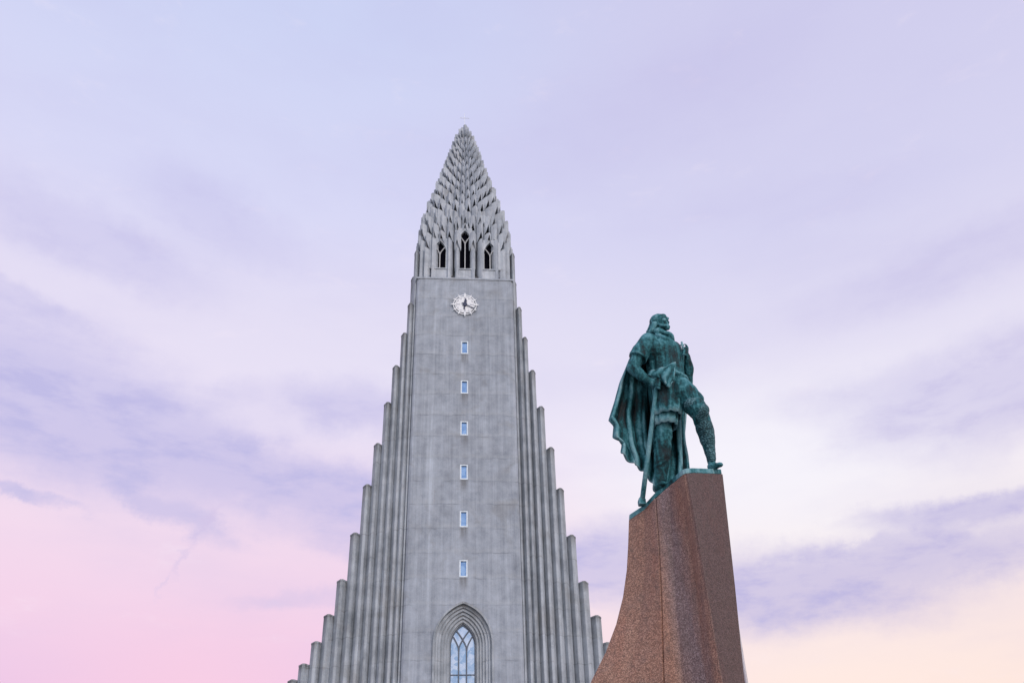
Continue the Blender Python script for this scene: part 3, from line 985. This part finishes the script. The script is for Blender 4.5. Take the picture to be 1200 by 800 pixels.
def plan_ring(z, top=False):
    A, B, Mm, N, D, E = [Vector(c[0][:2]) if top else Vector(zsamp(c, z)) for c in (cA, cB, cM, cN, cD, cE)]
    # groove at the joint
    dirAB = (B - A).normalized()
    nrm = Vector((-dirAB.y, dirAB.x))
    if nrm.y < 0: nrm = -nrm
    B0 = B - dirAB * 0.012; B1 = B + nrm * 0.03; B2 = B + (Mm - B).normalized() * 0.012
    AB = A.lerp(B, 0.5) + nrm * 0.05
    MN = Mm.lerp(N, 0.5) + Vector((0.0, 0.015))
    back1 = E + Vector((-0.06, 0.55))
    back2 = E + Vector((-0.55, 1.25))
    back3 = A + Vector((0.50, 0.85))
    back4 = A + Vector((0.08, 0.40))
    D0 = D.lerp(N, 1 / 3); D1 = D.lerp(E, 0.2); Dm = D.lerp((D0 + D1) / 2, 0.45)
    return [A, AB, B0, B1, B2, Mm, MN, N, D0, Dm, D1, E, back1, back2, back3, back4]


# the top is sheared: it rises from the stern to the prow, so the last rings are tilted
nAP = 14
ringsP = []
zl = [0.0, 0.12, 0.8, 1.6, 2.4, 3.0, 3.5, 4.0, 4.4, 4.8, 5.2, 5.6, 6.0]
A_xy, D_xy, E_xy = Vector(zsamp(cA, 6.4)), Vector(zsamp(cD, 6.7)), Vector(zsamp(cE, 6.8))


def top_z(x, y, lift=0.0):
    """height of the sheared top: slopes from the stern (A) up to the prow (D), level across the prow"""
    line = [c[0] for c in (cA, cB, cM, cN, cD, cE)]
    if x <= line[0][0]: return line[0][2] + lift
    for p, q in zip(line, line[1:]):
        if x <= q[0]: return p[2] + (q[2] - p[2]) * (x - p[0]) / (q[0] - p[0]) + lift
    return line[-1][2] + lift


for z in zl: ringsP.append([(p.x - OX, p.y - OY, z) for p in plan_ring(z)])
tr_ = plan_ring(0, True)
TOPZ = [cA[0][2], (cA[0][2] + cB[0][2]) / 2, cB[0][2], cB[0][2], cB[0][2], cM[0][2], (cM[0][2] + cN[0][2]) / 2, cN[0][2], (zt_D * 2 + cN[0][2]) / 3, zt_D, (zt_D * 4 + zt_E) / 5, zt_E] + [top_z(p.x, p.y) for p in tr_[-4:]]
ringsP.append([(p.x - OX, p.y - OY, q) for p, q in zip(tr_, TOPZ)])
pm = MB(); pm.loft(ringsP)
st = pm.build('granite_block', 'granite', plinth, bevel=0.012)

# ------------------------------------------------------------------ statue
statue = empty('bronze_statue', (OX, OY, zt_A))
tag(statue, 'green weathered bronze statue of a cloaked helmeted warrior holding an axe on red plinth', 'statue')


def L3(p):      # world point -> statue local
    return Vector((p[0] - OX, p[1] - OY, p[2] - zt_A))


# bronze base slab that follows the sheared top
cap = MB()
cr_ = plan_ring(0, True)
cen = Vector((sum(p.x for p in cr_) / len(cr_), sum(p.y for p in cr_) / len(cr_)))
keep = [0, 1, 2, 5, 6, 7, 8, 9, 10, 11, 12, 13, 14, 15]
pts = [cr_[i] for i in keep]
pts = [p + (cen - p).normalized() * 0.012 for p in pts]
cap.loft([[(p.x - OX, p.y - OY, TOPZ[i] - zt_A + dzz) for p, i in zip(pts, keep)] for dzz in (0.003, 0.085)])
cap.build('base_slab', 'bronze', statue, bevel=0.012)

FACE = Vector((0.66, -0.70, 0.26)).normalized()       # where he looks


# body: one continuous remeshed surface
bd = MB()
# trunk
bd.limb([(L3((1.513, -55.730, 8.407)), .26), (L3((1.530, -55.740, 8.692)), .25), (L3((1.520, -55.760, 9.009)), .28), (L3((1.515, -55.760, 9.210)), .24), (L3((1.514, -55.780, 9.367)), .14)])
bd.sphere(L3((1.381, -55.840, 9.090)), .22); bd.sphere(L3((1.651, -55.700, 9.131)), .20)
# neck and skull
bd.limb([(L3((1.495, -55.780, 9.332)), .13), (L3((1.513, -55.800, 9.525)), .115)])
qh = FACE.to_track_quat('-Y', 'Z').to_matrix()
hc = L3((1.529, -55.830, 9.662))


def hp(x, y, z):      # head space: x to his left, -y forward, z up
    return hc + qh @ Vector((x, y, z))


bd.sphere(hp(0, .02, .02), .145, (0.86, 1.02, 1.0), rot=qh)
bd.sphere(hp(0, -.030, -.075), .094, (0.92, 0.9, 1.10), rot=qh)      # jaw
bd.sphere(hp(0, -.098, -.145), .042, (1.0, .9, .9), rot=qh)          # chin
bd.sphere(hp(0, -.125, .045), .06, (1.35, .45, .42), rot=qh)         # brow
bd.sphere(hp(.048, -.105, -.03), .042, rot=qh); bd.sphere(hp(-.048, -.105, -.03), .042, rot=qh)   # cheeks
bd.cone(hp(0, -.130, .05), .014, hp(0, -.185, -.022), .022, 10)      # nose
bd.sphere(hp(0, -.172, -.028), .021, rot=qh)
bd.sphere(hp(0, -.118, -.078), .026, (1.3, .7, .40), rot=qh)         # lips
bd.sphere(hp(0, -.116, -.100), .023, (1.2, .7, .4), rot=qh)
# right arm (nearer the viewer's left)
bd.limb([(L3((1.221, -55.900, 9.200)), .145), (L3((1.054, -55.940, 8.923)), .115), (L3((0.941, -55.940, 8.709)), .105), (L3((1.067, -55.960, 8.540)), .092), (L3((1.207, -55.970, 8.427)), .066)])
bd.sphere(L3((1.002, -55.940, 8.824)), .11)
# right hand: palm, four fingers closed over the axe head, thumb
palm = L3((1.271, -55.980, 8.391))
bd.sphere(palm, .072, (1.05, .75, .85))
for k in range(4):
    a = L3((1.274, -56.030, 8.453)).lerp(L3((1.265, -56.030, 8.302)), k / 3); b = L3((1.325, -56.075, 8.414)).lerp(L3((1.295, -56.075, 8.268)), k / 3); c = L3((1.376, -55.990, 8.427)).lerp(L3((1.339, -55.990, 8.289)), k / 3)
    bd.limb([(a, .022), (b, .021), (c, .018)])
bd.limb([(L3((1.241, -56.010, 8.436)), .026), (L3((1.278, -56.050, 8.470)), .023), (L3((1.322, -56.070, 8.467)), .018)])
# left arm bent up in front of the chest
bd.limb([(L3((1.777, -55.580, 9.327)), .13), (L3((1.883, -55.540, 9.030)), .105), (L3((1.912, -55.640, 8.610)), .088), (L3((1.945, -55.740, 8.831)), .080), (L3((1.923, -55.820, 9.032)), .055)])
pl = L3((1.911, -55.840, 9.128))
bd.sphere(pl, .056, (.85, .9, 1.1))
for k in range(4):
    a = L3((1.930, -55.880, 9.146)).lerp(L3((1.895, -55.880, 9.015)), k / 3); b = L3((1.868, -55.920, 9.140)).lerp(L3((1.829, -55.920, 9.004)), k / 3); c = L3((1.838, -55.880, 9.134)).lerp(L3((1.817, -55.880, 9.003)), k / 3)
    bd.limb([(a, .019), (b, .019), (c, .016)])
bd.limb([(L3((1.940, -55.850, 9.165)), .022), (L3((1.910, -55.880, 9.213)), .019), (L3((1.871, -55.900, 9.219)), .016)])
# bent left leg, foot up on the prow
bd.limb([(L3((1.624, -55.740, 8.404)), .22), (L3((1.776, -55.880, 8.205)), .195), (L3((1.895, -56.020, 7.917)), .158), (L3((1.924, -55.990, 7.872)), .150)])
bd.limb([(L3((1.935, -55.980, 7.877)), .140), (L3((1.990, -55.900, 7.677)), .135), (L3((2.028, -55.840, 7.498)), .110), (L3((2.062, -55.790, 7.287)), .076), (L3((2.066, -55.760, 7.140)), .072)])
# standing leg
bd.limb([(L3((1.457, -55.700, 8.359)), .22), (L3((1.382, -55.720, 7.880)), .155), (L3((1.353, -55.720, 7.577)), .125), (L3((1.320, -55.700, 7.319)), .115), (L3((1.283, -55.650, 7.022)), .09), (L3((1.246, -55.620, 6.821)), .075)])
body = bd.build('body', 'bronze', statue)
baked(body, 0.017, 4, 0.010, 6.0)

# shoes
so = MB()
fx = L3((2.075, -55.780, 7.059))
zc_ = L3((0, 0, top_z(*(2.078, -55.780, 7.031)[:2]) + 0.085))[2]
so.sphere((L3((2.064, -55.760, 7.082))[0], fx.y + .01, zc_ + 0.055), .080, (1.0, .9, .85))
so.sphere((fx.x, fx.y - .05, zc_ + .045), .085, (1.25, .85, .62), rot=Matrix.Rotation(-0.35, 3, 'Z'))
so.sphere((fx.x + .06, fx.y - .12, zc_ + .035), .065, (1.0, .95, .60), rot=Matrix.Rotation(-0.35, 3, 'Z'))
sb = (1.252, -55.600, 6.772)
zg = L3((0, 0, top_z(sb[0], sb[1]) + 0.085))[2]
sl = L3(sb)
so2 = MB()
so2.sphere((sl.x, sl.y, zg + .06), .105, (1.0, 1.0, .9)); so2.sphere((sl.x + .02, sl.y - .05, zg + .045), .09, (.8, 1.0, .55))
for o_ in [so.build('shoe', 'bronze', statue), so2.build('shoe', 'bronze', statue)]:
    baked(o_, 0.016, 3, 0.006, 8.0)

# helmet / hair falling to the nape on the left
hm = MB()
hm.sphere(hp(0, .02, .05), .162, (0.90, .98, .90), seg=20, rings=12, rot=qh)
for q0, q1, q2, rr_ in (((1.427, -55.800, 9.679), (1.377, -55.780, 9.587), (1.310, -55.760, 9.535), .07), ((1.410, -55.900, 9.596), (1.363, -55.900, 9.500), (1.310, -55.880, 9.447), .055),
                       ((1.490, -55.680, 9.742), (1.441, -55.660, 9.666), (1.365, -55.640, 9.610), .07)):
    hm.limb([(L3(q0), rr_), (L3(q1), rr_ * .8), (L3(q2), rr_ * .45)])
hm.limb([(hp(0, -.10, .125), .022), (hp(0, .03, .20), .022), (hp(0, .16, .14), .020)])
for s in (-1, 1):
    hm.limb([(hp(0, -.135, .085), .022), (hp(s * .07, -.115, .085), .022), (hp(s * .125, -.04, .065), .024), (hp(s * .14, .06, .03), .024)])
helmet = hm.build('helmet', 'bronze', statue)
baked(helmet, 0.014, 3, 0.010, 9.0)
# short beard
be = MB()
be.sphere(hp(0, -.085, -.165), .048, (1.0, .9, 1.1), rot=qh)
for s in (-1, 1): be.limb([(hp(s * .02, -.100, -.155), .030), (hp(s * .070, -.05, -.125), .026), (hp(s * .098, .01, -.06), .022)])
baked(be.build('beard', 'bronze', statue), 0.012, 2, 0.008, 14.0)
# rolled collar of the mantle
co = MB()
ring = []
for i in range(25):
    a = 2 * math.pi * i / 24
    c = L3((1.547, -55.780, 9.402))
    ring.append((c + Vector((math.cos(a) * .165, math.sin(a) * .155, .035 * math.cos(a + 2.6) - .045 * math.cos(a))), .050 + .008 * math.sin(5 * a)))
co.limb(ring)
co.limb([(L3((1.430, -55.900, 9.382)), .042), (L3((1.528, -55.980, 9.258)), .045), (L3((1.675, -55.900, 9.236)), .04)])
baked(co.build('collar', 'bronze', statue), 0.015, 3, 0.008, 9.0)

# sleeve of the tunic over the right upper arm
sv = MB()
sv.limb([(L3((1.274, -55.880, 9.247)), .165), (L3((1.126, -55.930, 9.046)), .155), (L3((1.064, -55.940, 8.948)), .150)])
s_a, s_b = L3((1.128, -55.930, 9.063)), L3((1.035, -55.945, 8.887))
sv.cone(s_a, .15, s_b, .158, 20)
baked(sv.build('sleeve', 'bronze', statue), 0.016, 3, 0.010, 6.0)


def cloth_tube(name, material, rows, seg, folds, amp, thick=0.02, parent=statue, phase=0.0, sharp=1.0):
    """rows: (centre, rx, ry, amplitude factor); fluted lofted skirt"""
    rings = []
    for k, (c, rx, ry, fa) in enumerate(rows):
        c = Vector(c); rr = []
        for i in range(seg):
            a = 2 * math.pi * i / seg
            w = math.sin(folds * a + phase + 0.35 * math.sin(3 * a + k * .3)) + 0.4 * math.sin(folds * 1.7 * a + 1.3 + k * .2)
            q = 1 + 0.0
            d = amp * fa * w
            rr.append(c + Vector(((rx + d) * math.cos(a), (ry + d) * math.sin(a), 0.004 * fa * math.sin(folds * a + phase))))
        rings.append(rr)
    mb = MB(); mb.loft(rings, cap=False)
    o = mb.build(name, material, parent, smooth=True)
    md = o.modifiers.new('sub', 'SUBSURF'); md.levels = 1; md.render_levels = 1
    md = o.modifiers.new('sol', 'SOLIDIFY'); md.thickness = thick; md.offset = -1
    return o


# mail shirt over chest and belly
cloth_tube('tunic', 'bronze', [
    (L3((1.524, -55.780, 9.333)), .17, .15, .1), (L3((1.517, -55.770, 9.254)), .30, .23, .25), (L3((1.527, -55.760, 9.126)), .325, .265, .5), (L3((1.537, -55.750, 8.949)), .312, .275, .8),
    (L3((1.544, -55.740, 8.806)), .300, .275, .8), (L3((1.539, -55.740, 8.643)), .300, .28, .5), (L3((1.523, -55.740, 8.514)), .305, .285, .8),
    (L3((1.506, -55.750, 8.333)), .290, .29, 1.0), (L3((1.477, -55.760, 8.107)), .262, .30, 1.2), (L3((1.448, -55.770, 7.886)), .235, .28, 1.3)], 96, 11, .008)
cloth_tube('underskirt', 'bronze', [
    (L3((1.473, -55.740, 8.212)), .22, .25, .5), (L3((1.425, -55.740, 7.932)), .210, .24, 1.0), (L3((1.408, -55.740, 7.733)), .195, .23, 1.2)], 72, 11, .010)
# tunic skirt thrown over the raised thigh
tk = MB()
tk.limb([(L3((1.668, -55.800, 8.420)), .235), (L3((1.763, -55.900, 8.256)), .215), (L3((1.841, -55.960, 8.116)), .190)])
tk.sphere(L3((1.685, -55.880, 8.266)), .22)
baked(tk.build('skirt_fold', 'bronze', statue), 0.018, 4, 0.016, 5.0)
# mail hose on the raised leg
mh = MB()
mh.limb([(L3((1.841, -55.970, 8.034)), .172), (L3((1.924, -55.990, 7.872)), .150), (L3((1.966, -55.940, 7.777)), .128), (L3((2.000, -55.890, 7.653)), .146), (L3((2.035, -55.840, 7.498)), .124), (L3((2.064, -55.790, 7.287)), .086), (L3((2.068, -55.770, 7.179)), .080)])
mh.sphere(L3((1.941, -56.060, 7.882)), .125)
baked(mh.build('hose', 'mail', statue), 0.018, 3, 0.012, 8.0)
# loose trouser leg with bindings
lg = MB()
lg.limb([(L3((1.399, -55.720, 7.911)), .165), (L3((1.364, -55.720, 7.667)), .150), (L3((1.346, -55.720, 7.458)), .130), (L3((1.316, -55.690, 7.265)), .138), (L3((1.287, -55.650, 7.051)), .115), (L3((1.248, -55.620, 6.835)), .085)])
for k_ in range(4):
    c_ = L3((1.374, -55.720, 7.758)).lerp(L3((1.289, -55.670, 7.114)), k_ / 3)
    lg.sphere(c_, .163 - .012 * k_, (1, 1, .35), rot=Matrix.Rotation(.25 * (-1) ** k_, 3, 'Y'))
baked(lg.build('trouser_leg', 'bronze', statue), 0.017, 2, 0.018, 5.0)
# broad belt with knotted sash
bt = MB()
ringb = []
for i in range(33):
    a = 2 * math.pi * i / 32
    c = L3((1.534, -55.740, 8.603))
    ringb.append((c + Vector((math.cos(a) * .325, math.sin(a) * .305, .018 * math.sin(a * 2) - .02 * math.cos(a))), .036))
bt.limb(ringb)
bt.sphere(L3((1.677, -55.980, 8.558)), .062, (1, .8, 1.1)); bt.sphere(L3((1.723, -55.960, 8.490)), .05)
baked(bt.build('belt', 'bronze', statue), 0.015, 2, 0.006, 9.0)


def sheet(name, material, rows, nu, nv_, fold, thick, parent=statue, ripple=None):
    """rows of points (same count) -> smooth sheet with folds pushed along y, then thickness"""
    def cr_s(p, t):
        n = len(p) - 1
        t = t * n; i = min(int(t), n - 1); f = t - i
        p0 = p[max(i - 1, 0)]; p1 = p[i]; p2 = p[i + 1]; p3 = p[min(i + 2, n)]
        return 0.5 * ((2 * p1) + (p2 - p0) * f + (2 * p0 - 5 * p1 + 4 * p2 - p3) * f * f + (3 * p1 - p0 - 3 * p2 + p3) * f ** 3)
    vs, fs = [], []
    for j in range(nv_ + 1):
        v = j / nv_
        for i in range(nu + 1):
            u = i / nu
            colp = [cr_s([Vector(q) for q in r], u) for r in rows]
            # linear between rows down the sheet keeps the ragged hem crisp
            n = len(colp) - 1
            t = v * n; k = min(int(t), n - 1); f = t - k
            pl_ = colp[k].lerp(colp[k + 1], f)
            bl_ = min(1.0, min(u, 1 - u) / 0.22, (1 - v) / 0.12)
            p = pl_.lerp(cr_s(colp, v), max(0.0, bl_))
            p = p + ripple(u, v)
            vs.append(p)
    for j in range(nv_):
        for i in range(nu):
            a = j * (nu + 1) + i
            fs.append((a, a + 1, a + nu + 2, a + nu + 1))
    mb = MB(); mb.add(vs, fs)
    o = mb.build(name, material, parent, smooth=True)
    md = o.modifiers.new('sol', 'SOLIDIFY'); md.thickness = thick; md.offset = 0
    return o


def cape_ripple(u, v):
    a = 0.02 + 0.075 * v * (1.25 - 0.6 * v)
    w = math.sin(2 * math.pi * (6.2 * u + 0.55 * v) + 0.8 * math.sin(5 * v)) + 0.45 * math.sin(2 * math.pi * (11.3 * u - 0.3 * v) + 1.1)
    nz = noise.noise(Vector((u * 7, v * 5, 2.0))) * 0.04
    return Vector((0.018 * v * math.cos(2 * math.pi * 6.2 * u), a * w * 0.75 + nz, 0))


cape_rows = [
    [(1.339, -55.820, 9.457), (1.297, -55.700, 9.515), (1.455, -55.580, 9.630), (1.669, -55.500, 9.634), (1.798, -55.480, 9.545), (1.854, -55.460, 9.472)],
    [(1.139, -55.840, 9.269), (1.190, -55.660, 9.400), (1.445, -55.480, 9.484), (1.689, -55.400, 9.487), (1.830, -55.400, 9.404), (1.905, -55.420, 9.324)],
    [(0.928, -55.780, 8.917), (1.066, -55.620, 9.116), (1.368, -55.420, 9.209), (1.648, -55.320, 9.241), (1.834, -55.340, 9.199), (1.943, -55.380, 9.075)],
    [(0.760, -55.740, 8.563), (0.960, -55.600, 8.727), (1.273, -55.440, 8.775), (1.587, -55.320, 8.850), (1.829, -55.300, 8.849), (1.971, -55.400, 8.762)],
    [(0.655, -55.700, 8.250), (0.893, -55.600, 8.339), (1.213, -55.460, 8.389), (1.516, -55.360, 8.448), (1.756, -55.340, 8.463), (1.921, -55.420, 8.423)],
    [(0.512, -55.700, 7.891), (0.818, -55.600, 7.993), (1.142, -55.480, 8.029), (1.435, -55.400, 8.074), (1.685, -55.380, 8.088), (1.847, -55.460, 8.050)],
    [(0.595, -55.660, 7.806), (0.826, -55.580, 7.743), (1.126, -55.480, 7.751), (1.396, -55.420, 7.784), (1.638, -55.420, 7.787), (1.793, -55.480, 7.791)],
    [(0.564, -55.660, 7.610), (0.832, -55.580, 7.517), (1.120, -55.500, 7.469), (1.370, -55.450, 7.495), (1.595, -55.460, 7.523), (1.773, -55.500, 7.567)],
    [(0.704, -55.620, 7.556), (0.882, -55.580, 7.325), (1.129, -55.520, 7.208), (1.343, -55.480, 7.199), (1.567, -55.500, 7.266), (1.767, -55.520, 7.348)],
    [(0.658, -55.620, 7.348), (0.905, -55.580, 7.150), (1.074, -55.550, 7.020), (1.206, -55.540, 6.726), (1.473, -55.560, 6.848), (1.741, -55.560, 7.022)]]
cape_rows = [[L3(q) for q in r] for r in cape_rows]
sheet('cape', 'bronze', cape_rows, 110, 70, 1, 0.035, ripple=cape_ripple)

# diagonal sash cloth across the belly
sash_rows = [
    [(1.183, -55.980, 8.611), (1.278, -56.060, 8.615), (1.427, -56.100, 8.642), (1.618, -56.070, 8.761)],
    [(1.175, -56.010, 8.530), (1.278, -56.080, 8.524), (1.417, -56.130, 8.498), (1.589, -56.090, 8.572)],
    [(1.293, -56.050, 8.478), (1.359, -56.100, 8.419), (1.429, -56.130, 8.372), (1.538, -56.100, 8.407)],
    [(1.397, -56.080, 8.353), (1.419, -56.110, 8.305), (1.445, -56.120, 8.254), (1.483, -56.110, 8.322)]]
sash_rows = [[L3(q) for q in r] for r in sash_rows]
sheet('sash', 'bronze', sash_rows, 30, 24, 1, 0.03, ripple=lambda u, v: Vector((0, 0.012 * math.sin(2 * math.pi * (3 * u + 2 * v)), 0)))

# long-handled axe: head in the hand, shaft down to the slab
ax = MB()
sbp = (0.973, -55.450, 6.564)
zbase = top_z(sbp[0], sbp[1]) + 0.085 - zt_A
top = L3((1.288, -55.980, 8.360)); bot = L3(sbp); bot.z = zbase
ax.tube([(top + (top - bot).normalized() * .10, .030), (top, .034), (top.lerp(bot, .33), .036), (top.lerp(bot, .66), .038), (bot, .040)], 14)
axe = ax.build('axe', 'bronze', statue, smooth=True)
hd3 = MB()
a0 = L3((1.327, -56.030, 8.490))
hd3.add([], [])
prof_ = [(-.02, .10), (.10, .13), (.22, .20), (.245, .02), (.20, -.14), (.09, -.06), (-.02, -.05)]
ux = Vector((.85, .25, -.15)).normalized(); uz = Vector((.05, -.1, 1)).normalized(); uy = ux.cross(uz)
fr_ = [a0 + ux * x * .6 + uz * z * .6 for x, z in prof_]
hd3.loft([[p + uy * .025 for p in fr_], [p - uy * .025 for p in fr_]])
hd3.build('axe_head', 'bronze', axe, bevel=.01)
ft = MB()
b2 = Vector((bot.x, bot.y, zbase))
ft.box(b2.x - .055, b2.x + .055, b2.y - .05, b2.y + .08, zbase - .04, zbase + .05)
ft.sphere((b2.x, b2.y, zbase + .05), .048)
baked(ft.build('axe_foot', 'bronze', axe), 0.014, 2, 0.004, 9.0)

# scabbard hanging behind the left hip
sc = MB()
s0, s1 = L3((1.736, -55.560, 8.441)), L3((1.616, -55.600, 7.091))
sc.tube([(s0, .048), (s0.lerp(s1, .5), .044), (s0.lerp(s1, .93), .034), (s1, .022)], 12)
sc.build('scabbard', 'bronze', statue, smooth=True)
# small cross-shaped object held up in the left hand
ob = MB()
o0, o1 = L3((1.840, -55.910, 9.092)), L3((1.831, -55.910, 9.249))
ob.tube([(o0, .018), (o1, .018)], 8)
ob.tube([(o0.lerp(o1, .62) + Vector((-.035, 0, 0)), .014), (o0.lerp(o1, .62) + Vector((.03, 0, 0)), .014)], 8)
ob.build('held_rod', 'bronze', statue, smooth=True)

# ------------------------------------------------------------------ pole behind the plinth
pp_ = (3.373, -52.000, 4.563)
po = MB(); po.tube([((0, 0, 0), .040), ((0, 0, 3), .034), ((0, 0, 5.62), .024), ((0, 0, 5.66), .010)], 12)
pole = po.build('flagpole', 'steel', None, smooth=True)
pole.location = (pp_[0], pp_[1], 0)
tag(pole, 'slim pale bare metal pole just showing past the right edge of the red plinth', 'pole')
